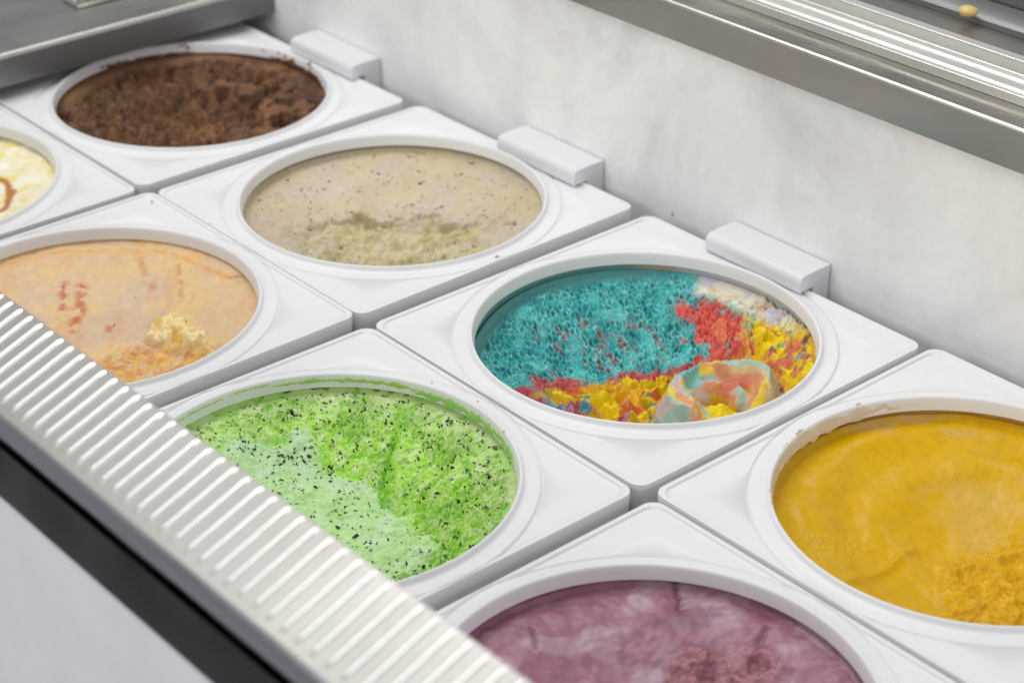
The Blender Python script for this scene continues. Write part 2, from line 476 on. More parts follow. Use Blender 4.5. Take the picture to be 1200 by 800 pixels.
angs = sorted({round(q * 90 + t, 3) for q in range(4) for t in list(np.arange(0, 90, 1.5)) + list(np.arange(40, 50.01, .3))})
angs = np.radians(np.array(angs)); NA = len(angs)
prof_r = [(.1170, -.0046), (.1092, -.0046), (.1088, -.0042), (.1089, -.0036), (.1096, .0002), (.1101, .0028), (.1105, .0038), (.1110, .0043), (.1117, .0045), (.1122, .0043),
          (.1126, .0036), (.1130, .0022), (.1136, .0014), (.1150, .0010), (.1180, .0009), (.1205, .0007), (.1222, .0005), (.1226, .0004), (.1229, -.0006), (.1234, -.0012), (.1239, -.0008), (.1243, .0002)]
insets = [.0200, .0120, .0070, .0046, .0040, .0036, .0034, .0032, .0029, .0024, .0017, .0010, .0005, .0001]


def bead(d):
    return .0014 * float(sm(np.array(d), .0036, .0029)) if d > .001 else .0014


CV, rings = [], []
for r, z in prof_r:
    ring = []
    for a in angs:
        c, s = math.cos(a), math.sin(a)
        dd = HS - max(abs(c), abs(s)) * r
        extra = bead(dd) if r > .118 else 0
        ring.append((r * c, r * s, z + extra * (.6 if r < .1243 else 1)))
    rings.append(ring)
for d in insets:
    ring = []
    for a in angs:
        c, s = math.cos(a), math.sin(a)
        r = rr(c, s, HS - d, max(RC - d, .001))
        k = .12432 + .00001 * len(rings)
        if r < k: r = min(k, rr(c, s, HS, RC) - .00008)
        dr = rr(c, s, HS, RC) * (HS - 0) / HS
        dd = (rr(c, s, HS, RC) - r) * max(abs(c), abs(s)) if d > 0 else 0
        zz = .0002 + bead(max(dd, 0))
        ring.append((r * c, r * s, zz))
    rings.append(ring)
# rounded outer shoulder and skirt
for dz, inw in ((-.0002, -.0004), (-.0008, -.0010), (-.0018, -.0013), (-.0035, -.0013), (-.0200, -.0004), (-.034, .0004), (-.034, .004)):
    ring = []
    for a in angs:
        c, s = math.cos(a), math.sin(a)
        r = rr(c, s, HS - .0013 - inw, RC) 
        ring.append((r * c, r * s, .0016 + dz))
    rings.append(ring)
CV = [v for ring in rings for v in ring]
CF = [(i * NA + j, i * NA + (j + 1) % NA, (i + 1) * NA + (j + 1) % NA, (i + 1) * NA + j) for i in range(len(rings) - 1) for j in range(NA)]
collar_me = None


def revolve(prof, seg=160, colf=None, name='liner', mat=None, parent=None):
    V, Q = [], []
    for r, z in prof:
        for j in range(seg):
            a = 2 * math.pi * j / seg; V.append((r * math.cos(a), r * math.sin(a), z))
    for i in range(len(prof) - 1):
        for j in range(seg):
            Q.append((i * seg + j, i * seg + (j + 1) % seg, (i + 1) * seg + (j + 1) % seg, (i + 1) * seg + j))
    V = np.array(V); c = colf(V) if colf else None
    return big_mesh(name, V, Q, mat, parent, c)


RO = .1125       # ice cream radius, just inside the tub's wall
RD = np.array([math.cos(AZ), math.sin(AZ)]); AD = np.array([-math.sin(AZ), math.cos(AZ)])
RU = .11


def local_ab(key, px, py, z=-.014):
    """measured photo point -> (a, b) on the tub's surface at depth z; a to the right, b away from the viewer, in opening radii"""
    d = _fw + (px - 600) / FPX * _r - (py - 400) / FPX * _u
    P = CAM + d * (z + TUBS[key][2] - CAM[2]) / d[2]
    q = P[:2] - np.array(TUBS[key][:2])
    return float(q @ RD / RU), float(q @ AD / RU)


BOWL = {'B0': .020, 'B1': .020, 'B2': .010, 'B3': .016, 'F0': .010, 'F1': .015, 'F2': .016, 'F3': .016}


def bowl_g(A, B):
    """0 at the far, left and right rim, 1 in the dug out hollow on the server's side"""
    q = np.hypot(A, B + .42)
    return sm(q, 1.36, .15)


def pts(key, lst, z=-.014):
    out = []
    for x, y in lst:
        ab = local_ab(key, x, y, z)
        for _ in range(8):
            ab = local_ab(key, x, y, z - BOWL[key] * float(bowl_g(np.array(ab[0]), np.array(ab[1]))))
        out.append(ab)
    return out


def dug(key, hf):
    def f(A, B):
        z, c = hf(A, B)
        return z - BOWL[key] * bowl_g(A, B), c
    return f


def surface(key, n, hf, mat, label, name='ice_cream', parent=None):
    u, v = np.meshgrid(np.linspace(-1, 1, n), np.linspace(-1, 1, n), indexing='ij')
    m = np.abs(u) > np.abs(v); us = np.where(u == 0, 1e-9, u); vs = np.where(v == 0, 1e-9, v)
    r = np.where(m, u, v); ph = np.where(m, math.pi / 4 * v / us, math.pi / 2 - math.pi / 4 * u / vs)
    ph = np.where((u == 0) & (v == 0), 0, ph)
    x = (RO * r * np.cos(ph)).ravel(); y = (RO * r * np.sin(ph)).ravel()
    tx, ty, tz, tr = TUBS[key]
    A = (x * RD[0] + y * RD[1]) / RU; B = (x * AD[0] + y * AD[1]) / RU
    z, c = hf(A, B)
    V = np.stack([x, y, z], 1)
    idx = np.arange(n * n).reshape(n, n)
    Q = np.stack([idx[:-1, :-1], idx[1:, :-1], idx[1:, 1:], idx[:-1, 1:]], -1).reshape(-1, 4)
    per = np.concatenate([idx[:-1, 0], idx[-1, :-1], idx[1:, -1][::-1], idx[0, 1:][::-1]])
    low = V[per].copy(); low[:, 2] = -.145; k = len(per); base = n * n
    V = np.concatenate([V, low]); nx = np.roll(np.arange(k), -1)
    Q = np.concatenate([Q, np.stack([per, np.arange(k) + base, nx + base, per[nx]], 1)])
    c = np.concatenate([c, c[per]])
    o = big_mesh(name, V, Q, mat, None, c)
    o.location = (tx, ty, tz)
    tag(o, label, 'ice cream')
    return o


def mixc(c, col, m):
    m = np.clip(m, 0, 1)[:, None]
    return c * (1 - m) + np.asarray(col)[None, :] * m


def start(A, col, rough):
    c = np.zeros((A.size, 4)); c[:, :3] = col; c[:, 3] = rough
    return c


def mixr(c, col, m, rough=None):
    m = np.clip(m, 0, 1)
    c[:, :3] = c[:, :3] * (1 - m[:, None]) + np.asarray(col)[None, :] * m[:, None]
    if rough is not None: c[:, 3] = c[:, 3] * (1 - m) + rough * m
    return c


def shards(name, key, ice, n, hf, seed, size=(.0012, .0036), mat=None, dens=None, lift=.0002, flat=.3):
    """many small flakes lying in the surface, joined"""
    rng = np.random.default_rng(seed); V, F = [], []
    cnt = 0
    a = rng.uniform(-1, 1, n * 12); b = rng.uniform(-1, 1, n * 12)
    ok = a * a + b * b < .98
    if dens is not None: ok &= rng.uniform(0, 1, a.size) < dens(a, b)
    a, b = a[ok][:n], b[ok][:n]
    z, _ = hf(a, b); e = .006
    za, _ = hf(a + e, b); zb2, _ = hf(a, b + e)
    for i in range(len(a)):
        g1, g2 = np.clip((za[i] - z[i]) / (e * RU), -1.2, 1.2), np.clip((zb2[i] - z[i]) / (e * RU), -1.2, 1.2)
        t1 = np.array([RD[0], RD[1], g1]); t2 = np.array([AD[0], AD[1], g2]); nn = np.cross(t1, t2); nn /= np.linalg.norm(nn)
        th = rng.uniform(0, math.pi); t = math.cos(th) * t1 + math.sin(th) * t2; t /= np.linalg.norm(t)
        t = t + nn * rng.normal(0, flat); t /= np.linalg.norm(t); s2 = np.cross(nn, t); s2 /= np.linalg.norm(s2)
        L = rng.uniform(*size) * .5 * (1.5 if rng.random() < .15 else 1); w_ = L * rng.uniform(.3, .65); th_ = L * rng.uniform(.15, .35)
        c0 = np.array([a[i] * RU * RD[0] + b[i] * RU * AD[0], a[i] * RU * RD[1] + b[i] * RU * AD[1], z[i]]) + nn * lift
        base = len(V)
        for q, (sx, sy) in enumerate(((-1, -.6), (-.3, -1), (.9, -.7), (1, .4), (.1, 1), (-.8, .7))):
            j = rng.uniform(.65, 1.15)
            V.append(c0 + t * L * sx * j + s2 * w_ * sy * j + nn * th_ * rng.uniform(.3, 1))
        for q in range(6): V.append(V[base + q] - nn * th_ * 3)
        F.append(tuple(base + q for q in range(6)))
        for q in range(6): F.append((base + q, base + 6 + q, base + 6 + (q + 1) % 6, base + (q + 1) % 6))
    o = mesh_obj(name, V, F, mat, ice); o['kind'] = 'stuff'
    return o


def smear(name, key, tub, th0, th1, mid, wid, col, seed, r_at=None, thick=.0004, rough=.35, seg=160, label=None):
    """thin irregular film of ice cream stuck to the inside of the collar; angles in degrees in the (a,b) frame"""
    V, Q, nz = [], [], 7
    for i in range(seg + 1):
        t = i / seg; th = math.radians(th0 + (th1 - th0) * t)
        f = float(fbm(np.array([t * 9.0]), np.array([seed * 1.3]), seed, 4)[0])
        f2 = float(fbm(np.array([t * 23.0]), np.array([seed * 2.3]), seed + 5, 4)[0])
        e = min(1, t / .12, (1 - t) / .12)
        wd = wid * max(.04, (1 + 1.6 * f)) * e * .5 + .00005; md = mid + wid * .5 * f2
        for j in range(nz + 1):
            zz = md + wd * (2 * j / nz - 1)
            rw = r_at(zz); b_ = math.sin(math.pi * j / nz)
            r = rw - thick * b_ * (.8 + .9 * abs(f2)) + (0.0003 if j in (0, nz) else 0)
            aa, bb = r * math.cos(th), r * math.sin(th)
            V.append((aa * RD[0] + bb * AD[0], aa * RD[1] + bb * AD[1], zz))
    for i in range(seg):
        for j in range(nz):
            a = i * (nz + 1) + j; Q.append((a, a + nz + 1, a + nz + 2, a + 1))
    c = np.zeros((len(V), 4)); c[:, :3] = col; c[:, 3] = rough
    o = big_mesh(name, V, Q, ICE_SMOOTH, tub, c)
    if label: o['label'] = label
    return o


def wall_r(z):       # collar's inner wall radius at height z
    zs = [-.0046, -.0036, .0002, .0028, .0038, .0045]; rs = [.1089, .1089, .1096, .1101, .1105, .1115]
    return float(np.interp(z, zs, rs))


def crumbs(name, key, parent, spots, col, seed, mat=None):
    """little lumps stuck on the collar: (px, py, z, size)"""
    rng = random.Random(seed); bm = bmesh.new()
    for px, py, z, s in spots:
        a, b = local_ab(key, px, py, z)
        c0 = Vector((a * RU * RD[0] + b * RU * AD[0], a * RU * RD[1] + b * RU * AD[1], z))
        r = bmesh.ops.create_icosphere(bm, subdivisions=2, radius=s)
        for v in r['verts']:
            k = 1 + .35 * (float(noise(np.array([v.co.x / s * 1.3 + px]), np.array([v.co.y / s * 1.3 + v.co.z / s]), seed)[0]))
            v.co = Vector((v.co.x * k, v.co.y * k, v.co.z * k * .45)) + c0
    me = bpy.data.meshes.new(name); bm.to_mesh(me); bm.free(); me.materials.append(mat)
    for p in me.polygons: p.use_smooth = True
    at = me.attributes.new('Col', 'FLOAT_COLOR', 'POINT')
    at.data.foreach_set('color', np.tile([*col, .45], len(me.vertices)).astype(np.float32))
    o = bpy.data.objects.new(name, me); COL.objects.link(o); o.parent = parent; o['kind'] = 'stuff'
    return o


ICE = ice_mat('ice_cream_rough', .04, 700, .2, .3)
ICE_SMOOTH = ice_mat('ice_cream_smooth', .15, 420, .12, .4)
ICE_MANGO = ice_mat('ice_cream_mango', .1, 420, .10, .25)
ICE_CHOC = ice_mat('ice_cream_chocolate', .02, 520, .3, .25)
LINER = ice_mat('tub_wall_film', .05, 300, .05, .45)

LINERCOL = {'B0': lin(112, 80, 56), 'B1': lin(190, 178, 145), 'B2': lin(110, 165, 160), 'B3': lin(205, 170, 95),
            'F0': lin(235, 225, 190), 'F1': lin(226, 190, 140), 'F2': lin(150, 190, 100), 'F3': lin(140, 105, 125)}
TL = {'B0': 'white tub of brown chocolate ice cream in the back row, partly under the steel counter',
      'B1': 'white square topped tub holding beige speckled ice cream, back row',
      'B2': 'white square topped tub holding rainbow ice cream of turquoise, red and yellow, back row',
      'B3': 'white tub with mango yellow ice cream at the right edge, back row',
      'F0': 'white tub with pale cream ice cream cut off by the left edge',
      'F1': 'white tub holding peach ice cream with red streaks, left above the ribbed ledge',
      'F2': 'white tub holding bright green chip ice cream with green smears on its rim',
      'F3': 'white tub of mauve purple ice cream at the bottom edge'}
tubs = {}
for key in ('B0', 'B1', 'B2', 'B3', 'F0', 'F1', 'F2', 'F3'):
    tx, ty, tz, tr = TUBS[key]
    t = empty('ice_cream_tub', (tx, ty, tz), 0, label=TL[key], cat='tub', group='white square topped ice cream tubs')
    tubs[key] = t
    if collar_me is None:
        o = mesh_obj('collar', CV, CF, WHITE, t, True); collar_me = o.data
    else:
        o = bpy.data.objects.new('collar', collar_me); COL.objects.link(o); o.parent = t
    o.rotation_euler = (0, 0, tr)

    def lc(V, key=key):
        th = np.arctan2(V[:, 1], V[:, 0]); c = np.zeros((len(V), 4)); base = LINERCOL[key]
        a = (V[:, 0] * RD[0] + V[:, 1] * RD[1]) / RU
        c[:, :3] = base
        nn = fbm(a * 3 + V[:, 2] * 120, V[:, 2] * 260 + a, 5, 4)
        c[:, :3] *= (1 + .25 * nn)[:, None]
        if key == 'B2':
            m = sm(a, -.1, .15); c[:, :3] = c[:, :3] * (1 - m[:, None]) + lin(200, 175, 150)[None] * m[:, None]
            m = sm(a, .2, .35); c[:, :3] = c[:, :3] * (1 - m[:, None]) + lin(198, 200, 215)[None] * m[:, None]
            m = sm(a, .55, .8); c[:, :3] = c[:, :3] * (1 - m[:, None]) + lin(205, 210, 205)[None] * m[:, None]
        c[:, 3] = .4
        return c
    zs = [-.0046, -.006, -.008, -.010, -.012, -.014, -.017, -.020, -.025, -.03, -.05, -.08, -.14, -.1495]
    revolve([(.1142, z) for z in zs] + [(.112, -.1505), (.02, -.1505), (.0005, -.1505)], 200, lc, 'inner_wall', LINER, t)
    zz = FLOOR - tz
    revolve([(.1170, -.0046), (.1170, -.10), (.1160, -.15), (.1130, zz + .004), (.109, zz + .0005), (.0005, zz + .0005)], 96, None, 'bucket', WHITE, t)

# clips hooked over the back edge of the back row
clp = [(.0290, .0035)] + [(.0290, -.032), (.0255, -.032)][::-1][:0]
prof = [(-.0000, .0140 - .0006)] + []
yb0, yf = YW - .0012, .1155
prof = [(yb0, .0140), (yb0, -.035), (.1290, -.035), (.1290, .0024), (.1180, .0024), (.1172, .0016), (.1160, .0016)]
prof += arc(yf + .0010, .0030, .0010, 270, 180, 3)
prof += arc(yf + .0052, .0085, .0052, 180, 90, 8)[0:]
prof += [(yf + .012, .0140)]
CL = {'B0': 'white plastic clip on the wall side of the brown chocolate tub', 'B1': 'white plastic clip on the wall side of the beige speckled tub',
      'B2': 'white plastic clip on the wall side of the rainbow tub', 'B3': ''}
cproto = None
for key in ('B0', 'B1', 'B2'):
    tx = TUBS[key][0]; tz = TUBS[key][2]
    if cproto is None:
        cproto = extrude_x('tub_clip', prof, -.0435, .0435, WHITE2, None, .0007, 40); o = cproto
    else:
        o = cproto.copy(); COL.objects.link(o)
    o.location = ({'B0': -.5055, 'B1': -.2342, 'B2': -.0134}[key], {'B0': .0, 'B1': .0, 'B2': .0}[key], tz)
    tag(o, CL[key], 'clip', 'white clips between the back row of tubs and the wall')


# ------------------------------------------------------------------ ice creams
def rimlift(A, B, amt=.004, w=.08):
    r = np.hypot(A, B) * RU / RO
    return amt * sm(r, 1 - w, 1.0) ** 2


# --- rainbow (back row, third)
CLIFF = pts('B2', [(598, 470), (610, 452), (640, 434), (700, 428), (735, 417), (770, 416), (815, 404), (850, 402), (880, 393)], -.018)
LUMP = pts('B2', [(845, 462)], -.026)[0]
RED = pts('B2', [(800, 352), (850, 356), (875, 372), (870, 402), (835, 402), (812, 385)], -.016)
YR = pts('B2', [(872, 372), (905, 358), (940, 376), (962, 420), (945, 450), (905, 425), (868, 415)], -.018)
FRONT = pts('B2', [(590, 440), (625, 452), (655, 462), (690, 462), (712, 476), (745, 482), (800, 484), (810, 540), (560, 540)], -.030)
RR = pts('B2', [(893, 412), (915, 400), (945, 408), (955, 425), (935, 447), (903, 445)], -.018)
FILM = pts('B2', [(820, 318), (870, 325), (905, 335), (945, 362), (965, 395), (940, 385), (900, 368), (850, 345), (815, 336)], -.010)


def h_rainbow(A, B):
    wa = A + .05 * fbm(A * 6, B * 6, 3, 4); wb = B + .06 * fbm(A * 6 + 9, B * 6, 4, 4)
    d = above(wa, wb, CLIFF); r = np.hypot(A, B)
    low = sm(-d + .02 * fbm(A * 19, B * 19, 5, 3), -.01, .11) * sm(A, -.80, -.62)
    z_hi = -.0130 - .0085 * sm(B, .95, -.1) - .004 * sm(r, .95, .3) - .006 * np.exp(-((A + .05) ** 2 / .4 + (B - .30) ** 2 / .10))
    z_lo = -.040 + .020 * sm(r, .74, 1.0) + .013 * sm(A, .50, .95) + .010 * fbm(A * 4.5, B * 5, 11, 4)
    rightup = sm(A, .60, .85) * sm(B, -.25, .15)
    z = z_hi * (1 - low) + z_lo * low
    z = z * (1 - rightup) + (-.0195 + .007 * sm(r, .8, 1) + .004 * fbm(A * 6, B * 6, 12, 3)) * rightup
    # aerated scraped texture
    s1 = A + B * .25; s2 = B * .72 - A * .15
    sa, sb = s1 + .008 * noise(A * 40, B * 40, 6), s2 + .008 * noise(A * 40 + 5, B * 40, 7)
    d1, d2, cid = worley(sa * 31, sb * 24, 21); e1, e2, _ = worley(sa * 15 + 3, sb * 11, 22); g1, g2, _ = worley(sa * 52, sb * 44, 23)
    pitd = sm(d2 - d1, .04, .42) * (.35 + .65 * cid) * sm(noise(A * 9, B * 9, 9), -.55, .1)
    fine = sm(g2 - g1, .05, .4)
    ew = .08 * fbm(A * 20, B * 20, 35, 4) + .13 * fbm(A * 7, B * 7, 36, 4)
    mred = sm(inside(wa, wb, RED) + ew, -.03, .03)
    mye = sm(inside(wa, wb, YR) + ew, -.03, .03) * (1 - mred)
    mfi = sm(inside(A, B, FILM) + .03 * fbm(A * 10, B * 14, 37, 3), -.04, .05)
    teal = (1 - low) * (1 - mfi) * (1 - mye) * sm(r, 1.0, .93)
    z = z - teal * (.0038 * pitd + .0014 * sm(e2 - e1, .0, .35) + .0012 * fine) + teal * .004 * fbm(A * 2.6, B * 2.6, 24, 3)
    crumb = .0030 * ridged(A * 17, B * 14, 31, 3) + .0030 * fbm(A * 15, B * 15, 32, 5) - .0018
    z = z + mred * crumb
    yel = np.clip(np.maximum(low, mye), 0, 1) * (1 - mred)
    vv = B + z / RU * 1.8
    lump = np.abs(fbm(A * 7, vv * 9, 44, 4))
    z = z + yel * (.0036 * fbm(A * 12, vv * 13, 41, 5) + .0030 * ridged(A * 13, vv * 14, 42, 4) + .015 * np.abs(fbm(A * 4.5, vv * 6, 44, 4)) - .0050)
    front = low * sm(inside(wa, wb, FRONT), -.04, .05)
    z = z + front * (.0060 * ridged(A * 7, B * 8, 51, 4) + .007 * fbm(A * 6, B * 7, 52, 4))
    # folded curl of soft ice cream
    la, lb = LUMP
    xa, xb = (A - la) / .37, (B - lb) / .36
    q = np.hypot(xa, xb) + .10 * fbm(A * 3.5, B * 3.5, 61, 3); th = np.arctan2(xb, xa)
    arm = sm(th, -.9, -.2) + sm(th, -2.0, -2.6); arm = np.clip(arm, 0, 1)
    ring = np.exp(-((q - .74 - .06 * np.sin(th * 2)) / .20) ** 2) * (.35 + .65 * arm)
    ring2 = np.exp(-((q - .36) / .15) ** 2) * sm(th, 2.9, 2.2) * sm(th, -.6, .1)
    left = np.exp(-(((xa + .62) / .38) ** 2 + ((xb + .35) / .6) ** 2))
    mid = np.exp(-(((xa + .02) / .30) ** 2 + ((xb + .42) / .34) ** 2))
    rough = sm(mid + .25 * fbm(A * 9, B * 9, 63, 3), .45, .62)
    rise = .019 * np.clip(ring + .8 * left, 0, 1.15) + .012 * ring2 + .014 * mid
    rise = rise + .0009 * np.sin(q * 30 + 6 * fbm(A * 5, B * 5, 62, 4)) * np.clip(ring + left, 0, 1) + .0022 * fbm(A * 10, B * 10, 68, 5) + rough * (.0044 * fbm(A * 13, B * 13, 64, 5))
    zl = -.0395 + .012 * sm(A, .50, .95) + rise
    cover = sm(rise, .0035, .0075)
    z0 = z
    z = np.where(cover > 0, np.maximum(z * (1 - cover) + zl * cover, np.minimum(z, zl + .004)), z)
    cover = cover * sm(zl - z0, -.006, -.001)
    z = np.minimum(z + rimlift(A, B, .003, .05), -.0060)
    # ---- pigment, with pit shade painted in
    teal1, teal2 = lin(60, 174, 174), lin(100, 206, 202)
    c = start(A, teal1, .5)
    mixr(c, teal2, sm(fbm(A * 5, B * 5, 71), -.2, .3) * .8)
    mixr(c, lin(26, 126, 130), np.clip(pitd * .8 + fine * .15, 0, 1))  # darker teal in the pits stands in for their shade
    mixr(c, lin(172, 230, 226), sm(d2 - d1, .15, .0) * .7 * sm(noise(A * 20, B * 20, 8), -.2, .4))
    fl = sm(fbm(A * 13 + B * 5, B * 6, 72, 3), .02, .16) * sm(np.exp(-((A + .22) ** 2 / .12 + (B - .40) ** 2 / .035)), .08, .5)
    mixr(c, lin(178, 74, 88), fl * .85 * sm(pitd + .3 * fine, .05, .6))
    wid = .014 + .10 * sm(A, -.30, -.55)
    fr = sm(d / wid + 1.6 * fbm(A * 16, B * 16, 73, 3), 1.0, .4) * (1 - low) * sm(noise(A * 7, B * 7, 94), -.6, .0)
    mixr(c, lin(208, 88, 92), fr * .95)
    gf = sm(np.exp(-((A - .42) ** 2 / .045 + (B - .66) ** 2 / .03)), .15, .7) * sm(fbm(A * 14, B * 14, 85, 3), -.25, .1)
    mixr(c, lin(132, 118, 130), gf * .75 * (1 - mred) * (1 - mfi))
    rc_ = lin(216, 90, 80)[None] * np.ones((A.size, 1)); rr2 = sm(ridged(A * 17, B * 14, 31, 3), .45, .8) * .6
    rc_ = rc_ * (1 - rr2[:, None]) + lin(240, 136, 120)[None] * rr2[:, None]
    rk = (sm(fbm(A * 7, B * 7, 86, 5), .0, .25) * .75 * sm(A, .40, .62))[:, None]; rc_ = rc_ * (1 - rk) + lin(236, 180, 90)[None] * rk
    c[:, :3] = c[:, :3] * (1 - mred[:, None]) + rc_ * mred[:, None]
    my = np.clip(np.maximum(sm(low, .10, .24) * (1 - mred), mye), 0, 1)
    yc = sm(fbm(A * 9, vv * 9, 74, 4), -.25, .25)
    ycol = lin(226, 190, 0)[None] * (1 - yc[:, None]) + lin(244, 222, 30)[None] * yc[:, None]
    c[:, :3] = c[:, :3] * (1 - my[:, None]) + ycol * my[:, None]; c[:, 3] = c[:, 3] * (1 - my) + .55 * my
    leftw = sm(A, .25, -.45)
    vein = sm(fbm(A * 6, vv * 12, 75, 5) + .09 * leftw, .20, .28)
    mixr(c, lin(212, 82, 66), vein * my * .85)
    mixr(c, lin(236, 150, 70), sm(fbm(A * 6, vv * 9, 87, 4) + .12 * leftw, .14, .36) * my * .45)
    mixr(c, lin(84, 168, 168), sm(fbm(A * 9 + 5, vv * 11, 76, 4), .28, .36) * my * .8)
    ce = np.exp(-((low - .12) / .06) ** 2) * (1 - mye) * sm(noise(A * 9, B * 9, 79), -.4, .2)
    mixr(c, lin(214, 86, 76), ce * .9)
    n1 = fbm(A * 6, B * 9, 77, 5); n2 = fbm(A * 8 + 4, B * 9, 78, 5)
    mixr(c, lin(232, 132, 136), front * sm(n1, -.10, .04))
    mixr(c, lin(112, 176, 188), front * sm(n2, .02, .10))
    mixr(c, lin(176, 160, 184), front * sm(n1 - n2, .10, .24) * .9)
    mixr(c, lin(206, 72, 70), front * sm(fbm(A * 14, B * 14, 88, 4), .10, .2) * .8)
    rm = sm(inside(A + .08 * fbm(A * 9, B * 9, 90), B + .08 * fbm(A * 9, B * 9, 91), RR), -.05, .03) * sm(fbm(A * 14, B * 14, 92, 4), -.15, .08)
    mixr(c, lin(214, 110, 96), rm * .9); mixr(c, lin(92, 100, 112), rm * sm(fbm(A * 16, B * 16, 93, 3), .1, .2) * .7)
    lf = sm(np.exp(-((A + .60) ** 2 / .03 + (B + .40) ** 2 / .06)), .25, .6)
    mixr(c, lin(226, 98, 108), lf * sm(n2, -.15, .05) * .85)
    # curl marbling runs along the folds
    W_ = B + z / RU * 1.6
    st = np.sin(q * 12 + th * .7 + 4.5 * fbm(A * 3.5, W_ * 3.5, 80, 4)); st2 = np.sin(q * 15 - th + 5.5 * fbm(A * 4, W_ * 4, 81, 4))
    L = start(A, lin(216, 194, 140), .46)
    mixr(L, lin(236, 206, 60), sm(st, .0, .7) * .9); mixr(L, lin(218, 144, 122), sm(st2, .2, .9) * .85)
    mixr(L, lin(188, 188, 196), sm(-st, .2, .95) * .7); mixr(L, lin(150, 196, 186), sm(-st2 - st, .9, 1.6) * .7)
    tq = np.hypot((xa + .52) / .30, (xb - .42) / .22) + .5 * fbm(A * 8, W_ * 8, 66, 3)
    mixr(L, lin(104, 182, 180), sm(tq, 1.1, .85) * .9)
    mixr(L, lin(206, 96, 86), sm(.62 - np.hypot((xa - .30) / .9, (xb - .42) / .5) + .2 * fbm(A * 9, W_ * 9, 67, 3), .1, .3) * sm(ring, .6, .2) * .85)
    mixr(L, lin(238, 212, 8), rough, .5)
    c = c * (1 - cover[:, None]) + L * cover[:, None]
    F_ = start(A, lin(226, 220, 204), .28); mixr(F_, lin(240, 230, 130), sm(fbm(A * 5, B * 9, 82, 4), .0, .25) * .85 * sm(B, .80, .55)); mixr(F_, lin(206, 198, 210), sm(fbm(A * 4 + 7, B * 7, 83, 4), .0, .25))
    mixr(F_, lin(214, 190, 150), sm(fbm(A * 7 + 3, B * 9, 89, 4), .05, .25) * .7)
    mixr(F_, lin(120, 150, 140), sm(fbm(A * 14 + 7, B * 14, 84, 4), .16, .28) * .8 * sm(inside(A, B, FILM), .10, .03))
    c = c * (1 - mfi[:, None]) + F_ * mfi[:, None]
    mixr(c, lin(92, 156, 156), sm(r, .93, .98) * (1 - mfi) * sm(A, .3, .0), .35)
    return z, c


d_rainbow = dug('B2', h_rainbow)
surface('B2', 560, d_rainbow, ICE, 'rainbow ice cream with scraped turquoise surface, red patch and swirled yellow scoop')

# --- green chip
MOUND = pts('F2', [(215, 560), (262, 522), (290, 514), (315, 517), (332, 518), (342, 508), (355, 505), (368, 510), (376, 524), (380, 538), (400, 547), (430, 553), (446, 566), (460, 586), (485, 600), (508, 612), (522, 627), (500, 650), (470, 690), (380, 660), (240, 620)], -.016)
CRACK = pts('F2', [(470, 492), (467, 515), (462, 535), (455, 552), (450, 565), (452, 585)], -.020)


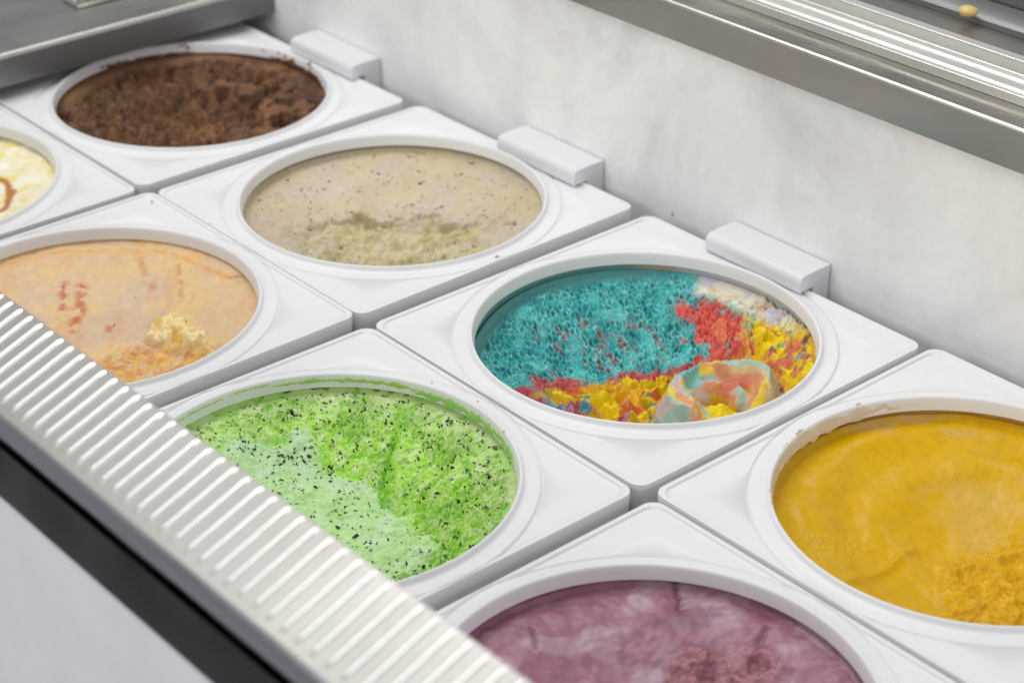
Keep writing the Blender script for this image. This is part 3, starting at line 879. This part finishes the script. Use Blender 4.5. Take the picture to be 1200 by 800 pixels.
def h_mint(A, B):
    wa = A + .012 * fbm(A * 8, B * 8, 103, 3); wb = B + .015 * fbm(A * 8 + 9, B * 8, 104, 3)
    r = np.hypot(A, B)
    z = -.0085 - .015 * sm(r, 1.0, .30) - .008 * sm(B, .3, -.6) * sm(r, 1, .6)
    md = inside(wa, wb, MOUND); mm = sm(md + .02 * fbm(A * 16, B * 16, 126, 3), -.01, .09)
    zm = -.0165 + .0022 * fbm(A * 4 + B, B * 6, 127, 3) - .0035 * sm(A, -.3, .7) - .004 * sm(B, .3, -.6) + .0009 * fbm(A * 7, B * 7, 106, 4)
    rough = (1 - mm)
    cd, cs, cp = polydist(wa, wb, CRACK)
    z = z + .0028 * np.exp(-(cd / .045) ** 2) * (cs > 0) * sm(cp, 0, .3) - .0050 * np.exp(-((cd - .012) / .022) ** 2) * (cs <= 0) * sm(cp, .0, .4)
    z = z - .003 * sm(A, .25, .6) * sm(B, .6, .0) * (1 - mm)
    rg = ridged(wa * 11, wb * 13, 110, 4); f1 = fbm(wa * 16, wb * 16, 111, 5)
    amt = .45 + .75 * sm(noise(A * 4, B * 4, 112), -.3, .4)
    f2 = fbm(wa * 34, wb * 34, 116, 4); rg2 = ridged(wa * 30, wb * 26, 118, 3)
    z = z + rough * amt * (.0030 * (rg - .6) + .0026 * f1 + .0026 * f2 + .0030 * (rg2 - .5) + .0014 * fbm(wa * 62, wb * 62, 124, 2)) * sm(r, 1.02, .9)
    pit = sm(noise(A * 17, B * 23, 113), .18, .42) * rough
    z = z - .0016 * pit
    z = z * (1 - mm) + np.maximum(zm, z + .0012) * mm
    lower = sm(B, -.30, -.48) * sm(A, -.1, .35)
    hol = sm(noise(A * 8 + 3, B * 15, 114), .10, .35) * lower
    z = z - .0035 * hol
    z = z + mm * (.0040 * fbm(A * 9, B * 9, 115, 6) + .0008 * (ridged(A * 22, B * 20, 123, 3) - .5)) + rimlift(A, B, .0028, .05)
    c = start(A, lin(206, 236, 148), .5)
    mixr(c, lin(180, 232, 92), sm(-(rg - .62) * 2 - f1, -.05, .5))
    mixr(c, lin(200, 220, 160), sm(r, .72, .98) * .8)
    mixr(c, lin(160, 218, 74), pit * .7)
    mixr(c, lin(222, 240, 182), sm(f1, .15, .45) * rough * .6)
    mc = sm(md + .05 * fbm(A * 14, B * 14, 125, 4), -.03, .07)
    mixr(c, lin(190, 228, 158), mc * .95, .42)
    mixr(c, lin(176, 214, 116), mc * sm(fbm(A * 10, B * 14, 128, 4), .14, .3) * .5)
    mixr(c, lin(206, 232, 190), mc * sm(fbm(A * 5, B * 5, 117, 4), -.05, .3) * .7, .36)
    mixr(c, lin(184, 212, 176), mm * sm(B, .2, .5) * .45)
    mixr(c, lin(96, 180, 22), hol * .95)
    gsh = sm(cd, .05, .0) * (1 - mm); mixr(c, lin(150, 212, 66), gsh * .8)
    # green stained meltwater near mid
    mixr(c, lin(160, 214, 90), sm(noise(A * 6, B * 6, 118), .1, .35) * (1 - mm) * .5)
    return z, c


d_mint = dug('F2', h_mint)
mint = surface('F2', 520, d_mint, ICE, 'bright green ice cream full of dark chocolate chips with a pale smooth mound')
CHIPM = flat_mat('dark_chocolate', (.022, .024, .022), .45)
CHIPG = flat_mat('chip_under_film', (.10, .15, .10), .55)
shards('chocolate_chips', 'F2', mint, 1100, d_mint, 5, (.0007, .0026), CHIPM, lambda a, b: .12 + .88 * sm(fbm(a * 7, b * 7, 119, 3), -.05, .2) * sm(np.hypot(a, b), .2, .8) + .2 * sm(b, .2, .8))
shards('veiled_chips', 'F2', mint, 760, d_mint, 6, (.0009, .0030), CHIPG, lambda a, b: .35 + .65 * sm(noise(a * 6, b * 6, 121), -.2, .4), .0001)
GREEN = lin(170, 200, 104)
smear('green_smear', 'F2', tubs['F2'], 62, 112, .0002, .0024, GREEN, 3, wall_r)
smear('green_smear', 'F2', tubs['F2'], 10, 66, -.0016, .0046, lin(160, 205, 110), 4, wall_r)
smear('green_smear', 'F2', tubs['F2'], 128, 150, .0012, .0012, GREEN, 8, wall_r)
smear('green_smear', 'F2', tubs['F2'], 112, 126, .0020, .0010, GREEN, 9, wall_r)

# --- beige speckled
STEP = pts('B1', [(330, 276), (352, 272), (372, 266), (400, 262), (425, 252), (440, 262), (455, 265), (475, 256), (500, 252), (520, 262), (545, 268), (575, 262), (600, 268)], -.016)


def h_beige(A, B):
    wa = A + .05 * fbm(A * 11, B * 11, 203, 4); wb = B + .09 * fbm(A * 9 + 9, B * 11, 204, 4)
    r = np.hypot(A, B)
    d = above(wa, wb, STEP); s = np.sign(d); d = np.abs(d)
    low = sm(-d * s + .03 * fbm(A * 22, B * 22, 222, 3), -.01, .03 + .10 * sm(noise(A * 3, B * 3, 223), -.3, .3)) * sm(A, -.75, -.5) * sm(A, .78, .5)
    z = -.0105 - .006 * sm(r, 1, .2) - .0012 * fbm(A * 2.2, B * 2.2, 206, 3)
    ctr = sm(np.exp(-((A - .1) ** 2 / .25 + (B + .05) ** 2 / .03)), .2, .9)
    lump = np.exp(-(((A + .02) / .22) ** 2 + ((B - .07) / .13) ** 2))
    z = z + .0050 * lump - .0040 * low + .0010 * np.exp(-(d / .06) ** 2) * (1 - low)
    z = z + ctr * .0020 * fbm(A * 9, B * 13, 208, 4)
    z = z + low * (.0095 * fbm(A * 5.5, B * 7, 209, 5, .42) + .0022 * ridged(A * 9, B * 12, 210, 3) - .0006)
    vv = B + z / RU * 1.8
    z = z + np.exp(-((d * s - .02) / .10) ** 2) * (.0110 * np.abs(fbm(A * 6, B * 7, 221, 4)) + .0015) * (.3 + ctr) - .0026 * np.exp(-((d * s + .020) / .020) ** 2) * sm(A, -.75, -.5) * sm(noise(A * 4, B * 4, 225), -.35, .0)
    z = z + rimlift(A, B, .003, .05)
    c = start(A, lin(198, 186, 154), .42)
    mixr(c, lin(196, 184, 168), sm(fbm(A * 2.5, B * 2.5, 212, 3), .0, .18) * .75, .3)
    mixr(c, lin(194, 176, 144), sm(fbm(A * 3 + 8, B * 4, 213, 4), .02, .25) * .6)
    mixr(c, lin(212, 200, 168), ctr * .6)
    mixr(c, lin(186, 176, 124), low * sm(fbm(A * 5, B * 7, 214, 4), -.15, .2) * .8, .5)
    mixr(c, lin(206, 196, 150), low * sm(fbm(A * 12, B * 13, 215, 4), .0, .25) * .7)
    mixr(c, lin(176, 160, 128), np.exp(-(d / .02) ** 2) * .35)
    return z, c


d_beige = dug('B1', h_beige)
beige = surface('B1', 420, d_beige, ICE_SMOOTH, 'smooth beige ice cream with dark specks and a ragged torn step')
shards('dark_specks', 'B1', beige, 290, d_beige, 15, (.0008, .0022), flat_mat('brown_speck', (.07, .05, .035), .5),
       lambda a, b: .12 + .88 * sm(noise(a * 4.3 + 1, b * 4.3, 219), .05, .4), .0001, .1)
shards('large_specks', 'B1', beige, 40, d_beige, 18, (.0020, .0036), bpy.data.materials['brown_speck'], lambda a, b: .3 + .7 * sm(noise(a * 3 + 1, b * 3, 224), .0, .4), .0002, .15)
shards('faint_specks', 'B1', beige, 760, d_beige, 16, (.0006, .0016), flat_mat('olive_speck', (.22, .18, .11), .5),
       lambda a, b: .10 + .9 * sm(noise(a * 4.3 + 4, b * 4.3, 220), .0, .35), .0, .1)

# --- chocolate
CAV = pts('B0', [(235, 75), (262, 66), (300, 70), (345, 80), (375, 95), (370, 112), (330, 118), (290, 112), (262, 112), (250, 95)], -.020)


RIDGE = pts('B0', [(250, 72), (258, 84), (266, 98), (285, 108), (315, 114), (345, 118)], -.010)
HOLE = pts('B0', [(285, 84), (305, 90), (330, 92)], -.020)
CHUNK = pts('B0', [(360, 90)], -.008)[0]


def h_choc(A, B):
    wa = A + .04 * fbm(A * 6, B * 6, 303, 3); wb = B + .06 * fbm(A * 6 + 9, B * 6, 304, 3)
    r = np.hypot(A, B)
    cv = sm(inside(wa, wb, CAV), -.04, .10)
    z = -.0105 - .005 * sm(r, 1, .3) + .0050 * sm(B, .35, -.5) * sm(r, 1.0, .8)
    z = z - .0040 * cv * sm(r, .98, .80) + .0085 * sm(r, .74, .92) * sm(A, .05, .3) * sm(B, .0, .3)
    film = sm(r, .86, .95) * sm(A, .25, -.1) * sm(B, -.1, .2)
    fz = sm(A, .35, .0) * (1 - film)
    rg = ridged(wa * 14 + wb * 4, wb * 9, 310, 4); f1 = fbm(wa * 15, wb * 12, 311, 5)
    z = z + (1 - film) * (.0070 * (np.abs(fbm(wa * 6 + wb * 2, wb * 5, 320, 4, .45)) * 2.4 - .4) + .0085 * fbm(A * 8, B * 7, 321, 5, .45) + .0010 * (rg - .55) * fz)
    ch = fbm(wa * 4.2, wb * 4.6, 312, 4)
    z = z + sm(A, .1, .4) * (.0230 * np.maximum(ch, -.2) + .006 * np.abs(fbm(A * 9, B * 9, 313, 4))) * sm(r, 1.05, .8)
    rd_, _, _ = polydist(wa, wb, RIDGE); z = z + .0090 * np.exp(-(rd_ / .09) ** 2) * (.75 + fbm(A * 9, B * 9, 316, 4))
    hd_, _, _ = polydist(wa, wb, HOLE); z = z - .0130 * np.exp(-(hd_ / .10) ** 2) * sm(r, .93, .75)
    ck = np.hypot((wa - CHUNK[0]) / .20, (wb - CHUNK[1]) / .26); z = z + .0100 * sm(ck, 1.1, .5)
    sc_ = np.exp(-(((A - .10) / .22) ** 2 + ((B + .03) / .16) ** 2))
    z = z - sc_ * .001
    z = np.minimum(z + film * .004 + rimlift(A, B, .003, .05), -.0062)
    c = start(A, lin(102, 70, 46), .44)
    mixr(c, lin(66, 40, 24), sm(fbm(A * 9, B * 8, 322, 5, .55), .02, -.22) * .75)
    mixr(c, lin(136, 96, 64), sm(fbm(A * 10 + 3, B * 9, 323, 5, .55), .06, .26) * .6, .34)
    mixr(c, lin(150, 106, 70), sc_ * .8 * sm(fbm(A * 10, B * 10, 314), -.3, .2))
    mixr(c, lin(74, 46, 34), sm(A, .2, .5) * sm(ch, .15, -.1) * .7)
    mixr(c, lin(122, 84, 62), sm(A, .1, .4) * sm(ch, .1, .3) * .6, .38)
    mixr(c, lin(128, 90, 60), sm(A, .2, .5) * sm(fbm(A * 5 + 4, B * 6, 315), .12, .3) * .7)
    mixr(c, lin(146, 108, 78), film * .9, .3)
    return z, c


d_choc = dug('B0', h_choc)
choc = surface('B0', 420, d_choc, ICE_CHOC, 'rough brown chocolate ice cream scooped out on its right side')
BR = lin(120, 78, 48)
crumbs('drip', 'B1', tubs['B1'], [(583, 300, .0012, .0013), (581, 301, .0012, .0009)], lin(190, 175, 140), 6, ICE_SMOOTH)
crumbs('drip', 'F1', tubs['F1'], [(178, 236, .0012, .0010), (246, 262, .002, .0007)], lin(205, 150, 130), 7, ICE_SMOOTH)
crumbs('drip', 'F2', tubs['F2'], [(322, 452, .0046, .0009), (300, 457, .0046, .0006), (352, 447, .0046, .0007), (506, 448, .0015, .0006), (560, 470, .0046, .0008), (590, 505, .0046, .0007)], lin(150, 190, 70), 8, ICE_SMOOTH)
crumbs('chocolate_crumbs', 'B0', tubs['B0'], [(216, 52, .003, .0028), (220, 56, .001, .0022), (211, 54, .003, .0014), (335, 66, .001, .0026), (342, 71, .000, .0034), (326, 62, .003, .0012), (363, 75, .0035, .0024), (364, 80, .002, .0012), (140, 74, .000, .0026), (128, 77, -.001, .0022), (120, 79, -.001, .0018), (308, 59, .003, .0012)], BR, 4, ICE_CHOC)
smear('chocolate_smear', 'B0', tubs['B0'], 96, 140, -.0034, .0022, lin(92, 60, 40), 14, wall_r)
smear('chocolate_smear', 'B0', tubs['B0'], 20, 62, -.0030, .0030, lin(110, 72, 46), 17, wall_r)

# --- mango
MR = pts('B3', [(1085, 655), (1130, 640), (1150, 655), (1180, 630), (1205, 610), (1230, 660), (1230, 740), (1100, 740), (1105, 690)], -.016)
MP = pts('B3', [(1068, 572), (1110, 556), (1160, 560), (1210, 590), (1205, 615), (1170, 640), (1130, 645), (1110, 610), (1078, 600)], -.014)
MR2 = pts('B3', [(945, 635), (985, 620), (1020, 630), (1000, 655), (950, 660)], -.014)


def h_mango(A, B):
    wa = A + .03 * fbm(A * 6, B * 6, 403, 4); wb = B + .03 * fbm(A * 6 + 9, B * 6, 404, 4)
    r = np.hypot(A, B)
    ro = sm(inside(wa, wb, MR) + .08 * fbm(A * 9, B * 9, 421, 4), -.04, .14); ro2 = sm(inside(wa, wb, MR2), -.04, .05); pa = sm(inside(wa, wb, MP), -.05, .10)
    z = -.0115 - .007 * sm(r, 1, .2)
    # broad swirl grooves made by the scoop
    rr_ = np.hypot(A - .25, B - .05); th = np.arctan2(B - .05, A - .25)
    sw = np.sin(rr_ * 15 + 1.3 * np.cos(th) + 2.2 * fbm(A * 2, B * 2, 405, 3))
    z = z + .0018 * sw * sm(r, 1, .85) * (1 - pa) + .0014 * fbm(A * 3.5, B * 3.5, 406, 4)
    z = z - .0018 * pa
    z = z + ro * (.0035 + .0080 * fbm(A * 6, B * 6, 407, 6) + .0040 * (ridged(A * 7, B * 7, 408, 4) - .5))
    z = z + ro2 * .5 * (.0022 * ridged(A * 16, B * 18, 409, 3) - .001)
    sc1, _, _ = polydist(wa, wb, pts('B3', [(985, 690), (1040, 665), (1070, 640)], -.015))
    z = z + .0022 * np.exp(-(sc1 / .025) ** 2)
    z = z + .0002 * fbm(A * 12, B * 7, 410, 3) * (1 - ro) + rimlift(A, B, .003, .06)
    c = start(A, lin(212, 166, 0), .32)
    mixr(c, lin(212, 170, 50), sm(fbm(A * 2.6, B * 3.2, 411, 4), .0, .22) * sm(B, -.2, .3) * .2, .3)
    mixr(c, lin(208, 172, 96), pa * .45 * sm(fbm(A * 3, B * 3, 420, 3), -.5, .0), .28)
    mixr(c, lin(212, 174, 90), sm(sw, .9, 1) * sm(fbm(A * 5, B * 5, 412, 3), .05, .25) * .35 * (1 - ro))
    mixr(c, lin(216, 166, 4), ro * .8, .5); mixr(c, lin(232, 188, 44), ro * sm(fbm(A * 12, B * 12, 413, 4), .05, .3) * .7)
    mixr(c, lin(196, 138, 0), ro * sm(fbm(A * 6 + 3, B * 6, 414, 4), .05, .25) * .4)
    mixr(c, lin(220, 176, 40), ro2 * .4, .5)
    mixr(c, lin(206, 170, 110), sm(B, .80, .95) * sm(fbm(A * 4, B * 8, 415, 3), -.1, .2) * .8, .3)
    return z, c


d_mango = dug('B3', h_mango)
surface('B3', 440, d_mango, ICE_MANGO, 'glossy mango yellow ice cream with scoop swirls and one crumbly patch')
smear('tan_wall_strip', 'B3', tubs['B3'], 100, 205, -.0008, .0080, lin(218, 208, 192), 24, wall_r, thick=.0002)  # pale tan strip along the left inside of the collar

# --- peach
PCH = pts('F1', [(170, 395), (178, 376), (200, 368), (225, 378), (232, 392), (246, 395), (240, 412), (222, 412), (195, 405)], -.014)
PTX = pts('F1', [(160, 408), (200, 404), (235, 415), (262, 420), (240, 445), (150, 460), (105, 430), (135, 415)], -.020)
ST1 = pts('F1', [(78, 332), (72, 345), (75, 360)], -.012); ST2 = pts('F1', [(95, 335), (92, 360), (84, 380)], -.012)
ST3 = pts('F1', [(128, 380), (137, 388)], -.013); ST4 = pts('F1', [(160, 290), (165, 310), (180, 335)], -.012); ST5 = pts('F1', [(208, 315), (214, 350)], -.012)
ST6 = pts('F1', [(110, 426), (150, 418)], -.014); LEDGE = pts('F1', [(0, 315), (60, 300), (120, 297), (180, 297), (225, 310), (265, 328)], -.010)


def h_peach(A, B):
    wa = A + .03 * fbm(A * 8, B * 8, 503, 4); wb = B + .03 * fbm(A * 8 + 9, B * 8, 504, 4)
    r = np.hypot(A, B)
    z = -.0085 - .007 * sm(r, 1, .3)
    ld = above(wa, wb, LEDGE); ls = np.sign(ld); ld = np.abs(ld)
    z = z + .0022 * sm(ld * ls, -.02, .03)
    ch = sm(inside(wa, wb, PCH), -.03, .05); tx = sm(inside(wa, wb, PTX), -.02, .10)
    z = z - .0045 * tx + tx * (.0020 * fbm(A * 13, B * 13, 505, 4) + .0022 * (ridged(A * 11, B * 12, 515, 3) - .5))
    z = z + ch * (.0052 + .0090 * fbm(A * 8, B * 8, 506, 5) + .0040 * (ridged(A * 12, B * 10, 507, 3) - .5))
    z = z + .0009 * fbm(A * 3, B * 3, 508, 4) + .0002 * fbm(A * 18, B * 7, 509, 3) + rimlift(A, B, .003, .05)
    c = start(A, lin(222, 190, 148), .42)
    mixr(c, lin(212, 184, 156), sm(fbm(A * 2.2, B * 2.2, 510, 3), .0, .2) * .8, .32)
    mixr(c, lin(228, 194, 132), sm(fbm(A * 3 + 7, B * 5, 511, 4), .05, .25) * .7)
    mixr(c, lin(222, 166, 122), sm(fbm(A * 7 + 2, B * 3, 512, 4), .12, .32) * .45)
    for L_, w_, k in ((ST1, .05, 1), (ST2, .07, .95), (ST3, .05, .9), (ST4, .05, .45), (ST5, .03, .5), (ST6, .05, .6)):
        dd, _, _ = polydist(wa, wb, L_)
        mixr(c, lin(196, 106, 62), sm(dd, w_, .0) * sm(fbm(A * 14, B * 14, 513, 4), -.22, .1) * k)
    mixr(c, lin(232, 176, 84), np.exp(-(ld / .03) ** 2) * .5)
    mixr(c, lin(222, 150, 70), tx * sm(fbm(A * 9, B * 9, 514, 4), -.2, .1) * .8, .5)
    mixr(c, lin(232, 186, 90), tx * sm(fbm(A * 14, B * 14, 516, 4), .0, .2) * .8)
    mixr(c, lin(248, 228, 172), ch * .95, .5); mixr(c, lin(236, 190, 84), ch * sm(fbm(A * 9, B * 9, 517, 4), .05, .25) * .8)
    return z, c


d_peach = dug('F1', h_peach)
peach = surface('F1', 380, d_peach, ICE_SMOOTH, 'peach ice cream with rust red streaks and a small pale curl')
shards('dark_specks', 'F1', peach, 14, d_peach, 33, (.0010, .0022), flat_mat('rust_speck', (.06, .02, .012), .5), None, .0001, .1)

# --- mauve
PV = pts('F3', [(780, 790), (800, 765), (840, 775), (865, 768), (905, 775), (925, 800), (900, 850), (780, 850)], -.018)
PS = [pts('F3', L_, -.012) for L_ in ([(622, 740), (628, 760)], [(790, 690), (798, 715)], [(900, 740), (885, 770)], [(600, 728), (650, 722), (700, 708)], [(830, 700), (880, 718), (940, 750)])]


def h_mauve(A, B):
    wa = A + .03 * fbm(A * 7, B * 7, 603, 4); wb = B + .03 * fbm(A * 7 + 9, B * 7, 604, 4)
    r = np.hypot(A, B); pv = sm(inside(wa, wb, PV), -.04, .07)
    z = -.0095 - .007 * sm(r, 1, .3) + .0034 * fbm(A * 3, B * 3.5, 605, 4) + .0003 * ridged(A * 4, B * 9, 606, 4)
    z = z + pv * (.0045 + .005 * fbm(A * 9, B * 9, 607, 5) + .003 * (ridged(A * 9, B * 9, 608, 3) - .5))
    dr = 0
    for L_ in PS[:3]:
        dd, _, _ = polydist(wa, wb, L_); dr = dr + np.exp(-(dd / .018) ** 2)
    z = z - .0012 * dr + rimlift(A, B, .003, .05)
    c = start(A, lin(158, 108, 124), .38)
    mixr(c, lin(176, 142, 156), sm(fbm(A * 2.6, B * 3, 610, 3), -.02, .15) * .85, .32)
    mixr(c, lin(148, 90, 108), sm(fbm(A * 2 + 5, B * 3, 611, 3), .0, .3) * .6)
    mixr(c, lin(126, 88, 110), sm(fbm(A * 2 + 9, B * 5, 612, 4), .05, .3) * sm(B, .3, .8) * .6)
    for L_ in PS[3:]:
        dd, _, _ = polydist(wa, wb, L_); mixr(c, lin(140, 84, 110), sm(dd, .05, 0) * sm(fbm(A * 9, B * 9, 613), -.3, .1) * .7)
    mixr(c, lin(100, 50, 70), np.clip(dr, 0, 1) * .6)
    mixr(c, lin(178, 118, 126), pv * .8, .5); mixr(c, lin(120, 66, 78), pv * sm(fbm(A * 8, B * 8, 614, 4), .0, .2) * .7)
    return z, c


d_mauve = dug('F3', h_mauve)
surface('F3', 340, d_mauve, ICE_SMOOTH, 'mauve purple ice cream with darker berry streaks at the bottom edge')


# --- cream
def h_cream(A, B):
    wa = A + .05 * fbm(A * 5, B * 5, 703, 4); wb = B + .05 * fbm(A * 5 + 9, B * 5, 704, 4); r = np.hypot(A, B)
    z = -.0085 - .006 * sm(r, 1, .3) + .0022 * fbm(A * 6, B * 6, 705, 5) + rimlift(A, B, .002, .05)
    c = start(A, lin(244, 236, 204), .4)
    mixr(c, lin(240, 222, 120), sm(fbm(wa * 6, wb * 12, 706, 4), .02, .16) * .8)
    mixr(c, lin(252, 248, 232), sm(fbm(wa * 4, wb * 5, 707, 4), .05, .3) * .7)
    dd, _, _ = polydist(wa, wb, pts('F0', [(-8, 208), (8, 214), (14, 230), (4, 246), (-10, 252)], -.012))
    mixr(c, lin(186, 112, 40), sm(dd, .045, .01) * .95)
    return z, c


d_cream = dug('F0', h_cream)
surface('F0', 200, d_cream, ICE_SMOOTH, 'pale cream ice cream with yellow swirls and a caramel streak')

# pink stain on the frosted wall
bm = bmesh.new(); bmesh.ops.create_icosphere(bm, subdivisions=3, radius=.0014)
for v in bm.verts:
    k = 1 + .5 * float(noise(np.array([v.co.x * 600]), np.array([v.co.z * 600]), 3)[0]); v.co = Vector((v.co.x * k, v.co.y * .10, v.co.z * k * 1.5))
me = bpy.data.meshes.new('pink_spot'); bm.to_mesh(me); bm.free(); me.materials.append(flat_mat('pink_smudge', (.62, .42, .44), .5))
for p in me.polygons: p.use_smooth = True
o = bpy.data.objects.new('pink_spot', me); COL.objects.link(o); o.location = (-.1187, YW - .0001, -.0088 + .004)
tag(o, 'tiny pink ice cream spot on the frosted wall between the beige and rainbow tubs', 'stain')
